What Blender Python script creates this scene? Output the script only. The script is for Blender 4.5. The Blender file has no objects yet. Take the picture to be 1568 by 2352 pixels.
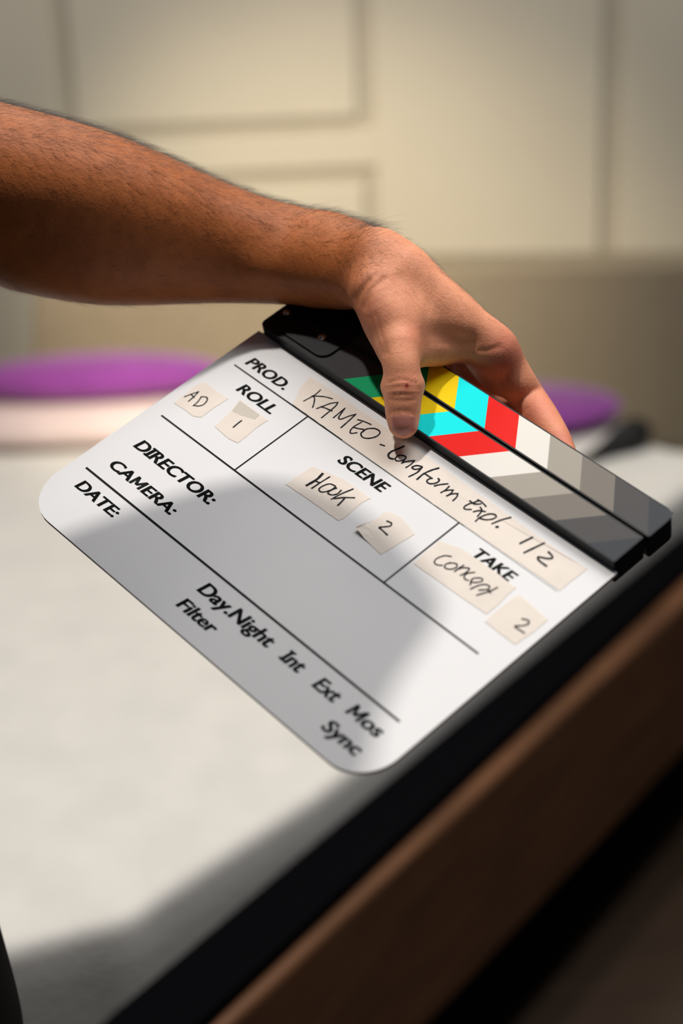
import bpy, bmesh, math, random
import numpy as np
from mathutils import Vector, Matrix
from mathutils.bvhtree import BVHTree
from mathutils.geometry import tessellate_polygon

rnd = random.Random(7)
nrs = np.random.RandomState(7)
SC = bpy.context.scene
COL = SC.collection

# ------------------------------------------------------------------ camera, world, lights, exposure
F_PX = 4200.0                                   # focal length in pixels of the 1568 x 2352 frame
CAM_POS = np.array([0.0, 0.0, 1.55])
# rows: world axes expressed in camera axes (x right, y down, z forward)
W = np.array([[0.99902996, -0.0440356, 0.0],
              [-0.01789663, -0.4060186, 0.91368955],
              [-0.04023487, -0.91280324, -0.40641284]])
cam_data = bpy.data.cameras.new('camera')
cam = bpy.data.objects.new('camera', cam_data); COL.objects.link(cam)
B = W @ np.diag([1, -1, -1])
cam.matrix_world = Matrix([[*B[i], CAM_POS[i]] for i in range(3)] + [[0, 0, 0, 1]])
cam_data.sensor_fit = 'HORIZONTAL'; cam_data.sensor_width = 24.0
cam_data.lens = F_PX / 1568 * 24.0
cam_data.clip_start = 0.02; cam_data.clip_end = 50
cam_data.dof.use_dof = True
cam_data.dof.focus_distance = 1.068
cam_data.dof.aperture_fstop = 3.3
SC.camera = cam

world = bpy.data.worlds.new('world'); SC.world = world
world.use_nodes = True
bg = world.node_tree.nodes['Background']
bg.inputs[0].default_value = (0.75, 0.85, 1.0, 1); bg.inputs[1].default_value = 0.045

vs = SC.view_settings
vs.view_transform = 'Standard'; vs.look = 'None'; vs.gamma = 1.0; vs.use_curve_mapping = False
vs.exposure = 0.0
SC.display_settings.display_device = 'sRGB'

def lamp(name, kind, loc, target, energy, color, **kw):
    d = bpy.data.lights.new(name, kind); d.energy = energy; d.color = color
    for k, v in kw.items(): setattr(d, k, v)
    o = bpy.data.objects.new(name, d); COL.objects.link(o)
    o.location = loc
    o.rotation_euler = (Vector(target) - Vector(loc)).to_track_quat('-Z', 'Y').to_euler()
    return o

KEY_POS = np.array([-0.39, 1.12, 3.15])
lamp('ceiling_spot', 'SPOT', KEY_POS, (-0.05, 1.2, 1.1), 95, (1.0, 0.94, 0.88), shadow_soft_size=0.045, spot_size=math.radians(74), spot_blend=0.6)
lamp('softbox', 'AREA', (0.60, 1.30, 2.70), (-0.05, 1.25, 0.85), 21, (1.0, 0.98, 0.97), shape='RECTANGLE', size=1.0, size_y=0.9)
lamp('wall_lamp', 'SPOT', (-0.70, 1.55, 1.70), (0.09, 3.3, 0.40), 160, (1.0, 0.87, 0.66), shadow_soft_size=0.08, spot_size=math.radians(38), spot_blend=1.0)
lamp('bed_fill', 'AREA', (0.0, 2.45, 2.5), (0.05, 2.2, 0.5), 11.5, (1.0, 0.93, 0.82), shape='RECTANGLE', size=0.4, size_y=0.4)  # unseen fill added over the bed to brighten the cover

# ------------------------------------------------------------------ helpers
def lin(c):
    return tuple(((x / 255) / 12.92 if x / 255 <= 0.04045 else (((x / 255) + 0.055) / 1.055) ** 2.4) for x in c)

def mat(name, rgb, rough=0.6, noise=0.0, scale=30.0, bump=0.0, bscale=200.0, spec=0.5, metal=0.0, sub=0.0, stretch=None, sheen=0.0):
    m = bpy.data.materials.new(name); m.use_nodes = True
    nt = m.node_tree; b = nt.nodes['Principled BSDF']
    c = lin(rgb)
    b.inputs['Base Color'].default_value = (*c, 1); b.inputs['Roughness'].default_value = rough
    b.inputs['Specular IOR Level'].default_value = spec; b.inputs['Metallic'].default_value = metal
    if sheen: b.inputs['Sheen Weight'].default_value = sheen
    tc = nt.nodes.new('ShaderNodeTexCoord')
    src = tc.outputs['Object']
    if stretch:
        mp = nt.nodes.new('ShaderNodeMapping'); mp.inputs['Scale'].default_value = stretch
        nt.links.new(src, mp.inputs[0]); src = mp.outputs[0]
    if noise:
        n = nt.nodes.new('ShaderNodeTexNoise'); n.inputs['Scale'].default_value = scale; n.inputs['Detail'].default_value = 5
        nt.links.new(src, n.inputs['Vector'])
        r = nt.nodes.new('ShaderNodeValToRGB')
        r.color_ramp.elements[0].position = 0.3; r.color_ramp.elements[1].position = 0.7
        r.color_ramp.elements[0].color = (*[x * (1 - noise) for x in c], 1)
        r.color_ramp.elements[1].color = (*[min(1, x * (1 + noise)) for x in c], 1)
        nt.links.new(n.outputs[0], r.inputs[0]); nt.links.new(r.outputs[0], b.inputs['Base Color'])
    if bump:
        n2 = nt.nodes.new('ShaderNodeTexNoise'); n2.inputs['Scale'].default_value = bscale; n2.inputs['Detail'].default_value = 4
        nt.links.new(src, n2.inputs['Vector'])
        bp = nt.nodes.new('ShaderNodeBump'); bp.inputs['Strength'].default_value = bump; bp.inputs['Distance'].default_value = 0.002
        nt.links.new(n2.outputs[0], bp.inputs['Height']); nt.links.new(bp.outputs[0], b.inputs['Normal'])
    return m

class MB:
    def __init__(s): s.v = []; s.f = []; s.m = []; s.sm = []
    def add(s, vs_, fs_, mi=0, smooth=False):
        k = len(s.v); s.v += [tuple(map(float, p)) for p in vs_]
        for f in fs_: s.f.append(tuple(int(i) + k for i in f)); s.m.append(mi); s.sm.append(smooth)
    def box(s, lo, hi, mi=0):
        x0, y0, z0 = lo; x1, y1, z1 = hi
        s.add([(x0, y0, z0), (x1, y0, z0), (x1, y1, z0), (x0, y1, z0), (x0, y0, z1), (x1, y0, z1), (x1, y1, z1), (x0, y1, z1)],
              [(0, 3, 2, 1), (4, 5, 6, 7), (0, 1, 5, 4), (1, 2, 6, 5), (2, 3, 7, 6), (3, 0, 4, 7)], mi)
    def prism(s, poly, z0, z1, mi=0, side=None):
        """poly: ccw 2D outline, extruded z0..z1"""
        n = len(poly)
        tris = tessellate_polygon([[Vector((p[0], p[1], 0)) for p in poly]])
        vs_ = [(p[0], p[1], z0) for p in poly] + [(p[0], p[1], z1) for p in poly]
        fs_ = []; k0 = len(s.m)
        for t in tris:
            a, b, c = [Vector(poly[i][:2]) for i in t]
            ccw = (b - a).cross(c - a) > 0
            t = t if ccw else t[::-1]
            fs_.append(tuple(i + n for i in t)); fs_.append(tuple(t[::-1]))
        area = sum(poly[i][0] * poly[(i + 1) % n][1] - poly[(i + 1) % n][0] * poly[i][1] for i in range(n))
        for i in range(n):
            j = (i + 1) % n
            q = (i, j, j + n, i + n)
            fs_.append(q if area > 0 else q[::-1])
        s.add(vs_, fs_, mi)
        if side is not None:
            for i in range(k0 + 2 * len(tris), len(s.m)): s.m[i] = side
    def tube(s, pts, radii, seg=12, mi=0, cap=True):
        pts = [Vector(p) for p in pts]; k = len(pts); ring = []
        up = Vector((0, 0, 1))
        for i, p in enumerate(pts):
            d = (pts[min(i + 1, k - 1)] - pts[max(i - 1, 0)]).normalized()
            a = d.cross(up if abs(d.dot(up)) < 0.95 else Vector((1, 0, 0))).normalized(); b = d.cross(a)
            r = radii[i] if hasattr(radii, '__len__') else radii
            ring += [p + a * (r * math.cos(2 * math.pi * j / seg)) + b * (r * math.sin(2 * math.pi * j / seg)) for j in range(seg)]
        fs_ = [(i * seg + j, i * seg + (j + 1) % seg, (i + 1) * seg + (j + 1) % seg, (i + 1) * seg + j) for i in range(k - 1) for j in range(seg)]
        s.add(ring, fs_, mi, True)
        if cap:
            s.add(ring[:seg], [tuple(range(seg))[::-1]], mi); s.add(ring[-seg:], [tuple(range(seg))], mi)
    def ellipsoid(s, c, r, nu=32, nv=16, mi=0, power=1.0):
        vs_ = []
        sg = lambda x: math.copysign(abs(x) ** power, x)
        for i in range(nv + 1):
            t = -math.pi / 2 + math.pi * i / nv
            for j in range(nu):
                p = 2 * math.pi * j / nu
                vs_.append((c[0] + r[0] * sg(math.cos(t)) * sg(math.cos(p)), c[1] + r[1] * sg(math.cos(t)) * sg(math.sin(p)), c[2] + r[2] * sg(math.sin(t))))
        fs_ = [(i * nu + j, i * nu + (j + 1) % nu, (i + 1) * nu + (j + 1) % nu, (i + 1) * nu + j) for i in range(nv) for j in range(nu)]
        s.add(vs_, fs_, mi, True)
    def build(s, name, mats, parent=None, bevel=0.0, subsurf=0, loc=(0, 0, 0)):
        me = bpy.data.meshes.new(name); me.from_pydata([tuple(np.array(p) - np.array(loc)) for p in s.v], [], s.f)
        for m in (mats if isinstance(mats, (list, tuple)) else [mats]): me.materials.append(m)
        me.polygons.foreach_set('material_index', s.m); me.polygons.foreach_set('use_smooth', s.sm)
        me.validate(); me.update()
        o = bpy.data.objects.new(name, me); COL.objects.link(o); o.parent = parent; o.location = loc
        if bevel:
            bv = o.modifiers.new('bevel', 'BEVEL'); bv.width = bevel; bv.segments = 3; bv.limit_method = 'ANGLE'; bv.angle_limit = math.radians(40)
        if subsurf:
            su = o.modifiers.new('subsurf', 'SUBSURF'); su.levels = subsurf; su.render_levels = subsurf
        return o

def tag(o, label=None, cat=None, group=None, kind=None):
    for k, v in (('label', label), ('category', cat), ('group', group), ('kind', kind)):
        if v: o[k] = v
    return o

def empty(name, loc=(0, 0, 0)):
    o = bpy.data.objects.new(name, None); COL.objects.link(o); o.location = loc; o.empty_display_size = 0.05
    return o

def ray(px, py): return np.array([(px - 784) / F_PX, (py - 1176) / F_PX, 1.0])
def c2w(p): return (W @ np.asarray(p, float).T).T + CAM_POS           # camera metres -> world
def on_z(px, py, z):
    r = W @ ray(px, py); return CAM_POS + r * ((z - CAM_POS[2]) / r[2])
def on_y(px, py, y):
    r = W @ ray(px, py); return CAM_POS + r * (y / r[1])

def catmull(pts, n=6):
    P = [np.array(p, float) for p in pts]
    if len(P) < 3: return [P[0] + (P[-1] - P[0]) * i / n for i in range(n + 1)]
    P = [2 * P[0] - P[1]] + P + [2 * P[-1] - P[-2]]
    out = []
    for i in range(1, len(P) - 2):
        for k in range(n):
            t = k / n
            out.append(0.5 * (2 * P[i] + (P[i + 1] - P[i - 1]) * t + (2 * P[i - 1] - 5 * P[i] + 4 * P[i + 1] - P[i + 2]) * t * t + (3 * P[i] - P[i - 1] - 3 * P[i + 1] + P[i + 2]) * t ** 3))
    out.append(P[-2]); return out

# ------------------------------------------------------------------ setting: floor, panelled wall
M_wall = mat('warm_white_paint', (226, 218, 200), 0.55, noise=0.02, scale=6, bump=0.05, bscale=90)
M_groove_shade = mat('groove_shade_tint', (196, 188, 172), 0.6, noise=0.02, scale=6)  # darker wall tone: shade inside the panel grooves put into the colour
M_floor = mat('brown_floor', (60, 44, 30), 0.6, noise=0.25, scale=9, stretch=(1, 8, 1))
mb = MB(); mb.box((-3.2, -1.6, -0.1), (3.2, 3.5, 0.0))
tag(mb.build('floor', M_floor), 'dark brown wooden floor under the bed', 'floor', kind='structure')

YW = 3.3
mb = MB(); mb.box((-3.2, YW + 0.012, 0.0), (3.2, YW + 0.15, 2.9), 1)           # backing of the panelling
# flat boards standing proud of the backing; the channels between them are the panel lines
def board(x0, x1, z0, z1): mb.box((x0, YW, z0), (x1, YW + 0.014, z1))
board(-3.2, -0.47, 0.0, 2.9)
board(-0.445, 0.060, 0.86, 2.9)          # upper panel
board(-0.445, 0.068, 0.0, 0.738)         # lower panel
board(0.092, 0.500, 0.0, 2.9)            # stile
board(0.534, 3.2, 0.0, 2.9)              # next leaf
mb.box((-0.47, YW, 0.768), (0.092, YW + 0.014, 0.832))
wall = tag(mb.build('wall_back', [M_wall, M_groove_shade], bevel=0.002), 'cream panelled wall behind the bed', 'wall', kind='structure')

# ------------------------------------------------------------------ bed
M_sheet = mat('white_bed_cover', (232, 229, 222), 0.9, noise=0.05, scale=14, bump=0.5, bscale=160, spec=0.15, sheen=0.2)
M_head = mat('taupe_headboard_fabric', (150, 138, 118), 0.9, noise=0.06, scale=60, bump=0.3, bscale=500, spec=0.1)
M_blackrail = mat('black_bed_base', (2, 2, 5), 0.8, spec=0.05)
M_wood = mat('dark_walnut', (104, 70, 47), 0.45, noise=0.3, scale=7, stretch=(1, 1, 10), spec=0.3)
bed = tag(empty('bed', (-0.3, 2.1, 0.0)), 'large bed with a white cover, taupe headboard and dark wooden side rail', 'bed')
bl = np.array(bed.location)
def bbuild(m, name, mats, **k):
    o = m.build(name, mats, **k); o.parent = bed; o.location = tuple(-bl) ; return o

ZB = 0.50
edge = [on_z(-330, 2262, ZB), on_z(0, 2185, ZB), on_z(170, 2140, ZB), on_z(290, 2110, ZB), on_z(380, 2050, ZB), on_z(560, 1932, ZB), on_z(800, 1770, ZB), on_z(1160, 1460, ZB), on_z(1530, 1160, ZB)]
outline = [tuple(e[:2]) for e in edge] + [tuple(on_z(x_, y_, ZB)[:2]) for x_, y_ in ((1640, 1082), (1655, 1048), (1600, 1036), (1545, 1030), (1490, 1012), (1445, 972), (1400, 946))] + [(0.30, 2.80), (0.0, 2.83), (-0.3, 2.85), (-0.6, 2.86), (-0.9, 2.86), (-1.1, 2.82), (-1.18, 2.70), (-1.2, 2.3), (-1.2, 1.9), (-1.2, 1.5), (-1.14, 1.34), (-1.0, 1.29), (-0.8, 1.27)]
# cover: top with a rolled edge, then hanging sides
def inset_ring(poly, d):
    n = len(poly); out = []
    for i in range(n):
        a, b, c = (np.array(poly[(i - 1) % n]), np.array(poly[i]), np.array(poly[(i + 1) % n]))
        e1 = (b - a) / np.linalg.norm(b - a); e2 = (c - b) / np.linalg.norm(c - b)
        nrm = np.array([-(e1[1] + e2[1]), e1[0] + e2[0]]); nrm /= np.linalg.norm(nrm)
        out.append(b + nrm * d)
    return out
def dense(poly, step=0.05):
    out = []
    n = len(poly)
    for i in range(n):
        a, b = np.array(poly[i]), np.array(poly[(i + 1) % n]); k = max(1, int(np.linalg.norm(b - a) / step))
        out += [tuple(a + (b - a) * j / k) for j in range(k)]
    return out
sm = [tuple(p) for p in catmull(outline + [outline[0]], 4)[:-1]]
sm = dense(sm, 0.04)
rings = []
for d, z in ((0.030, ZB + 0.002), (0.016, ZB + 0.0015), (0.008, ZB - 0.001), (0.002, ZB - 0.008), (0.0, ZB - 0.02), (0.0, 0.44), (0.002, 0.34), (0.002, 0.12)):
    rings.append([(p[0], p[1], z) for p in inset_ring(sm, d)])
mb = MB(); n = len(sm)
vsx = [p for r in rings for p in r]
fsx = [(k * n + i, (k + 1) * n + i, (k + 1) * n + (i + 1) % n, k * n + (i + 1) % n) for k in range(len(rings) - 1) for i in range(n)]
mb.add(vsx, [f[::-1] for f in fsx], 0, True)
tr = tessellate_polygon([[Vector((p[0], p[1], 0)) for p in rings[0]]])
mb.add(rings[0], [t if (Vector(rings[0][t[1]]) - Vector(rings[0][t[0]])).cross(Vector(rings[0][t[2]]) - Vector(rings[0][t[0]])).z > 0 else t[::-1] for t in tr], 0, False)
bbuild(mb, 'mattress', M_sheet)

# headboard
mb = MB()
hb = [(-0.575, 0.08), (1.3, 0.08), (1.3, 0.675), (0.569, 0.683), (0.169, 0.697), (-0.46, 0.712), (-0.482, 0.70)]
pv = []
mb.prism([(x, z) for x, z in hb], 0, 0.09)
mb.v = [(x, 2.97 - z, y) for (x, y, z) in mb.v]
bbuild(mb, 'headboard', M_head, bevel=0.012)

# black base ledge and wooden side rail, running along the near edge of the bed
def strip(name, a0, a1, b0, b1, z_top, z_bot, m, bev):
    """slab between the ground lines a0-a1 (bed side) and b0-b1 (room side)"""
    mb = MB(); p = [a0, a1, b1, b0]
    mb.prism([(q[0], q[1]) for q in p][::-1], z_bot, z_top)
    return bbuild(mb, name, m, bevel=bev)
def ext(a, b, t0, t1): return a + (b - a) * t0, a + (b - a) * t1
zk = 0.455
A0, A1 = ext(on_z(235, 2343, zk), on_z(1530, 1250, zk), -0.6, 1.5)
Bq0, Bq1 = ext(on_z(459, 2348, zk), on_z(1290, 1572, zk), -0.6, 1.9)
strip('base_ledge', A0, A1, Bq0, Bq1, zk, 0.05, M_blackrail, 0.004)
zr = 0.44
R0, R1 = ext(on_z(459, 2348, zr), on_z(1290, 1572, zr), -0.6, 1.9)
S0, S1 = ext(on_z(530, 2348, zr), on_z(1310, 1628, zr), -0.6, 1.9)
strip('side_rail', R0, R1, S0, S1, zr, 0.20, M_wood, 0.008)

# cushions, blanket and pouch on the bed
M_purple = mat('purple_velvet', (132, 60, 142), 0.85, noise=0.12, scale=12, bump=0.3, bscale=200, spec=0.1, sheen=0.5)
M_pink = mat('pink_bounce_tint', (226, 206, 203), 0.95, noise=0.05, scale=12, bump=0.5, bscale=180, spec=0.05)
mb = MB(); c = on_y(215, 864, 2.74)
mb.ellipsoid(c, (0.21, 0.065, 0.034), 40, 20)
tag(mb.build('cushion', M_purple, loc=(c[0], c[1], c[2] - 0.034)), 'purple cushion lying on the pale pink blanket left of the clapperboard', 'cushion', 'purple cushions at the head of the bed')
c2 = on_y(1200, 936, 2.66)
mb = MB(); mb.ellipsoid(c2, (0.155, 0.09, c2[2] - ZB - 0.006), 40, 20)
tag(mb.build('cushion', M_purple, loc=(c2[0], c2[1], ZB)), 'purple cushion on the white bed beside the pointing index finger', 'cushion', 'purple cushions at the head of the bed')
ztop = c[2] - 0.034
mb = MB(); mb.ellipsoid((c[0] - 0.02, 2.73, (ZB + ztop) / 2 + 0.004), (0.27, 0.115, (ztop - ZB) / 2 + 0.002), 48, 16, power=0.75)  # purple light bounced onto the sheet, put into an added pink shape
tag(mb.build('bounce_blanket', M_pink, loc=(c[0], 2.70, ZB)), 'pink light bounce built as an added blanket under the left purple cushion', 'bounce_blanket')
M_pouch = mat('black_nylon', (12, 13, 14), 0.7)
mb = MB(); q0, q1, q2 = on_z(1330, 1062, ZB + 0.012), on_z(1410, 1020, ZB + 0.018), on_z(1468, 990, ZB + 0.026)
mb.tube([tuple(q0), tuple((q0 + q1) / 2), tuple(q1), tuple((q1 + q2) / 2), tuple(q2), tuple(q2 + (q2 - q1) * 0.3)], [0.004, 0.010, 0.017, 0.026, 0.027, 0.010], 16)
tag(mb.build('pouch', M_pouch, loc=tuple(q1), subsurf=1), 'small black pouch lying on the far right edge of the white bed', 'pouch')

# ------------------------------------------------------------------ clapperboard (local axes: u along the sticks, v down the board, -z towards the viewer)
SR = np.array([[0.66296376, -0.7357094, 0.13860279], [0.48696667, 0.56439459, 0.66657498], [-0.56863215, -0.37442012, 0.73243911]])
ST = np.array([-0.07395909, -0.09663388, 1.1347865])
WR = W @ SR; WT = c2w(ST)
slate = empty('clapperboard')
slate.matrix_world = Matrix([[*WR[i], WT[i]] for i in range(3)] + [[0, 0, 0, 1]])
tag(slate, 'white film clapperboard with rainbow and grey chevron sticks, held up by a hand', 'clapperboard')
SN = SR[:, 2]
def loc2(px, py, h=0.0):
    """photo pixel -> board coordinates (metres) on the plane raised h towards the viewer"""
    d = ray(px, py); o = ST - SN * h
    X = d * ((o @ SN) / (d @ SN)) - o
    return np.array([X @ SR[:, 0], X @ SR[:, 1]])
def slate_depth(px, py, h):
    d = ray(px, py); o = ST - SN * h
    return (o @ SN) / (d @ SN)
CM = 0.01
M_board = mat('white_acrylic', (236, 236, 237), 0.42, spec=0.3, noise=0.01, scale=20)
M_edge = mat('raw_board_edge', (190, 160, 135), 0.7)
M_ink = mat('black_print', (10, 14, 16), 0.6, spec=0.15)
M_marker = mat('black_marker', (24, 22, 26), 0.7, spec=0.15)
M_tape = mat('cream_cloth_tape', (238, 227, 215), 0.55, noise=0.035, scale=60, bump=0.10, bscale=1100, spec=0.35)
M_tapeglue = mat('tape_edge_tan', (205, 178, 140), 0.6)
M_stick = mat('black_plastic', (22, 25, 28), 0.55, spec=0.25)
M_plate = mat('black_hinge_plate', (20, 24, 28), 0.55, spec=0.25)
M_chrome = mat('polished_steel', (215, 210, 205), 0.15, metal=1.0)
PAL = {'charcoal': (60, 60, 61), 'green': (0, 165, 104), 'yellow': (246, 211, 0), 'cyan': (0, 240, 242), 'red': (236, 26, 18), 'white': (236, 232, 224),
       'light_grey': (170, 163, 152), 'grey': (130, 124, 116), 'dark_grey': (84, 83, 83), 'slate_grey': (68, 71, 76)}
M_pal = {k: mat('print_' + k, v, 0.6, spec=0.12) for k, v in PAL.items()}

# board
def rounded(x0, y0, x1, y1, r, seg=10):
    """r = radii at (x0,y0),(x1,y0),(x1,y1),(x0,y1)"""
    out = []
    for (cx, cy, rr, a0) in ((x0, y0, r[0], 180), (x1, y0, r[1], 270), (x1, y1, r[2], 0), (x0, y1, r[3], 90)):
        sx = 1 if cx == x0 else -1; sy = 1 if cy == y0 else -1
        if rr <= 0: out.append((cx, cy)); continue
        for k in range(seg + 1):
            a = math.radians(a0 + 90 * k / seg)
            out.append((cx + sx * rr + rr * math.cos(a), cy + sy * rr + rr * math.sin(a)))
    return out
mb = MB(); mb.prism([(x * CM, y * CM) for x, y in [(0.4, -5.2), (29.6, -5.2), (29.6, -3.05), (30, -3.0)] + rounded(0, -3.0, 30, 15.63, (0, 0, 2.5, 2.8))[2:] + [(0, -3.0), (0.4, -3.05)]], 0.0, 0.0024, side=1)
board_o = mb.build('board', [M_board, M_edge], slate)

# ruled lines
def line(p, q, w, h=0.00012):
    p, q = np.array(p) * CM, np.array(q) * CM; d = (q - p) / np.linalg.norm(q - p); nn = np.array([-d[1], d[0]]) * w * CM / 2
    mb = MB(); mb.prism([tuple(p - nn), tuple(q - nn), tuple(q + nn), tuple(p + nn)], -h, 0.0)
    mb.build('ruled_line', M_ink, slate)
line((1.2, 0), (11.2, 0), 0.10)
line((11.2, 0.03), (21.4, 0.03), 0.045)
line((21.4, 0.04), (28.5, 0.04), 0.02)
line((1.14, 5.78), (28.31, 5.78), 0.115)
line((1.08, 11.52), (28.4, 11.52), 0.14)
line((8.15, 0), (8.15, 5.78), 0.105)
line((21.03, 0), (21.03, 5.78), 0.11)

# printed words: built in an x-right, y-up frame, sheared and fitted to baseline start, baseline end and letter height
def word_mesh(text, bold):
    cu = bpy.data.curves.new('tmp', 'FONT'); cu.body = text; cu.size = 1.0; cu.offset = bold; cu.resolution_u = 4
    o = bpy.data.objects.new('tmp', cu); COL.objects.link(o)
    bpy.context.view_layer.update()
    me = bpy.data.meshes.new_from_object(o.evaluated_get(bpy.context.evaluated_depsgraph_get()))
    v = np.array([x.co[:] for x in me.vertices]); f = [tuple(p.vertices) for p in me.polygons]
    bpy.data.objects.remove(o); bpy.data.curves.remove(cu); bpy.data.meshes.remove(me)
    return v, f
BOLD = 0.016
_glyph = {}
def glyph(ch):
    """(vertices, faces, left, right, top) of one letter; M is drawn from four strokes"""
    if ch not in _glyph:
        v, f = word_mesh(ch, BOLD)
        if ch == 'M':
            x0, x1, h = v[:, 0].min(), v[:, 0].max(), CAP; w = 0.145; xm = (x0 + x1) / 2; lo = 0.20 * h
            q = [[(x0, 0), (x0 + w, 0), (x0 + w, h), (x0, h)], [(x1 - w, 0), (x1, 0), (x1, h), (x1 - w, h)],
                 [(x0, h), (xm - w * 0.55, lo), (xm + w * 0.55, lo), (x0 + w * 1.05, h)], [(x1 - w * 1.05, h), (xm - w * 0.55, lo), (xm + w * 0.55, lo), (x1, h)]]
            v = np.array([(*p, 0) for k in q for p in k]); f = [(4 * i, 4 * i + 1, 4 * i + 2, 4 * i + 3) for i in range(4)]
        _glyph[ch] = (v, f)
    return _glyph[ch]
capv, _ = word_mesh('H', BOLD); CAP = capv[:, 1].max()
IR = word_mesh('I', BOLD)[0][:, 0].max()
def word(text, u0, u1, v_base, cap, shear=0.2, serif_i=None, name='lettering'):
    verts, faces = [], []
    def put_in(v, f, ox):
        k = len(verts); verts.extend([(p[0] + ox, p[1]) for p in v]); faces.extend([tuple(i + k for i in q) for q in f])
    for i, ch in enumerate(text):
        ox = 0.0 if i == 0 else word_mesh(text[:i] + 'I', BOLD)[0][:, 0].max() - IR
        v, f = glyph(ch)
        for d_ in ((0.0,) if ch == 'M' else (-0.022, 0.0, 0.022)): put_in(v + np.array([d_, 0, 0]), f, ox)
        if serif_i == i:                        # a capital I with bars at foot and head
            t = 0.11; lo, hi = v[:, 0].min() - 0.10, v[:, 0].max() + 0.10
            for y0 in (0, CAP - t): put_in(np.array([(lo, y0, 0), (hi, y0, 0), (hi, y0 + t, 0), (lo, y0 + t, 0)]), [(0, 1, 2, 3)], ox)
    xs = [p[0] for p in verts]; x0, x1 = min(xs), max(xs)
    sx = (u1 - u0) / (x1 - x0); sy = cap / CAP
    mb = MB()
    mb.add([((u0 + (x - x0) * sx + shear * y * sy) * CM, (v_base - y * sy) * CM, -0.00012) for x, y in verts], [q[::-1] for q in faces])
    mb.build(name, M_ink, slate)
word('PROD.', 1.58, 5.30, -0.50, 0.74)
word('ROLL', 2.96, 6.25, 1.38, 0.74)
word('SCENE', 12.2, 16.0, 1.34, 0.74)
word('TAKE', 23.1, 26.05, 1.27, 0.72)
word('DIRECTOR:', 1.85, 9.1, 8.54, 0.78, serif_i=1)
word('CAMERA:', 1.9, 8.0, 10.54, 0.72)
word('DATE:', 1.75, 5.55, 12.90, 0.72)
word('Day.Night', 13.55, 19.6, 13.04, 0.83)
word('Int', 20.55, 22.12, 13.04, 0.83, serif_i=0)
word('Ext', 23.26, 24.95, 13.06, 0.83)
word('Mos', 25.83, 28.25, 13.02, 0.80)
word('Filter', 13.5, 16.55, 14.50, 0.76)
word('Sync', 25.59, 28.25, 14.52, 0.78)

# tapes with handwriting
def torn(poly, amp, step=0.004):
    out = []; n = len(poly)
    for i in range(n):
        a, b = np.array(poly[i]), np.array(poly[(i + 1) % n]); k = max(1, int(np.linalg.norm(b - a) / step))
        for j in range(k):
            p = a + (b - a) * j / k
            if j: p = p + nrs.uniform(-amp, amp, 2)
            out.append(p)
    return out
def tape(pix, strokes, crop=None, width=0.09, lift=None, label=None, amp=0.00016, grey=None):
    poly = torn([loc2(*p) for p in pix], amp)
    h = 0.00022; n = len(poly)
    cen = sum(poly) / n
    mb = MB()
    top = []
    for p in poly:
        z = h
        if lift is not None:
            l = loc2(*lift[:2]); z += lift[2] * math.exp(-(np.linalg.norm(p - l) / 0.007) ** 2)
        top.append((p[0], p[1], -z))
    inner = [tuple(np.array([*(cen + (np.array(t[:2]) - cen) * 0.96), -h - 0.00002 + (t[2] + h) * 0.6])) for t in top]
    inner2 = [tuple(np.array([*(cen + (np.array(t[:2]) - cen) * 0.6), -h - 0.00002 + (t[2] + h) * 0.12])) for t in top]
    vs_ = top + inner + inner2 + [(cen[0], cen[1], -h - 0.00002)] + [(p[0], p[1], min(0.0, t[2] + h)) for p, t in zip(poly, top)]
    fs_ = []
    area = sum(poly[i][0] * poly[(i + 1) % n][1] - poly[(i + 1) % n][0] * poly[i][1] for i in range(n))
    fl = (lambda f: f[::-1]) if area > 0 else (lambda f: f)
    for i in range(n):
        j = (i + 1) % n
        fs_ += [fl((i, j, n + j, n + i)), fl((n + i, n + j, 2 * n + j, 2 * n + i)), fl((2 * n + i, 2 * n + j, 3 * n))]
    mb.add(vs_, fs_, 0)
    mb.add(vs_, [fl((3 * n + 1 + i, 3 * n + 1 + (i + 1) % n, (i + 1) % n, i)) for i in range(n)], 1)
    if grey is not None:
        g = [loc2(*p) for p in grey]
        mb.add([(*p, -h - 0.00009) for p in g], [tuple(range(len(g)))], 2)
    o = mb.build('tape_strip', [M_tape, M_tapeglue, M_tapefold], slate)
    o['label'] = label
    # handwriting
    mb = MB(); hz = -h - 0.00016
    for st in strokes:
        w = width
        if isinstance(st, tuple): st, w = st
        pts = [loc2(crop[0] + x * crop[2], crop[1] + y * crop[2]) for x, y in st]
        P = catmull(pts, 5); k = len(P); L_, R_ = [], []
        for i in range(k):
            d = P[min(i + 1, k - 1)] - P[max(i - 1, 0)]; d = d / (np.linalg.norm(d) + 1e-12)
            ww = w * CM / 2 * (0.86 + 0.28 * rnd.random())
            nn = np.array([-d[1], d[0]]) * ww
            e = -d * ww * 0.8 if i == 0 else (d * ww * 0.8 if i == k - 1 else 0)
            L_.append(P[i] + nn + e); R_.append(P[i] - nn + e)
        mb.add([(*p, hz) for p in L_ + R_], [(i, i + 1, k + i + 1, k + i) for i in range(k - 1)])
        hz -= 0.000004
    mb.build('handwriting', M_marker, o)
    return o
M_tapefold = mat('tape_fold_grey', (208, 200, 186), 0.35, spec=0.5)
S7 = (660, 860, 0.19133); S8 = (860, 980, 0.19133); SX = (1040, 1120, 0.20408)
def cv(crop, st): return [((x * crop[2] + crop[0]), (y * crop[2] + crop[1])) for x, y in st]
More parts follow.
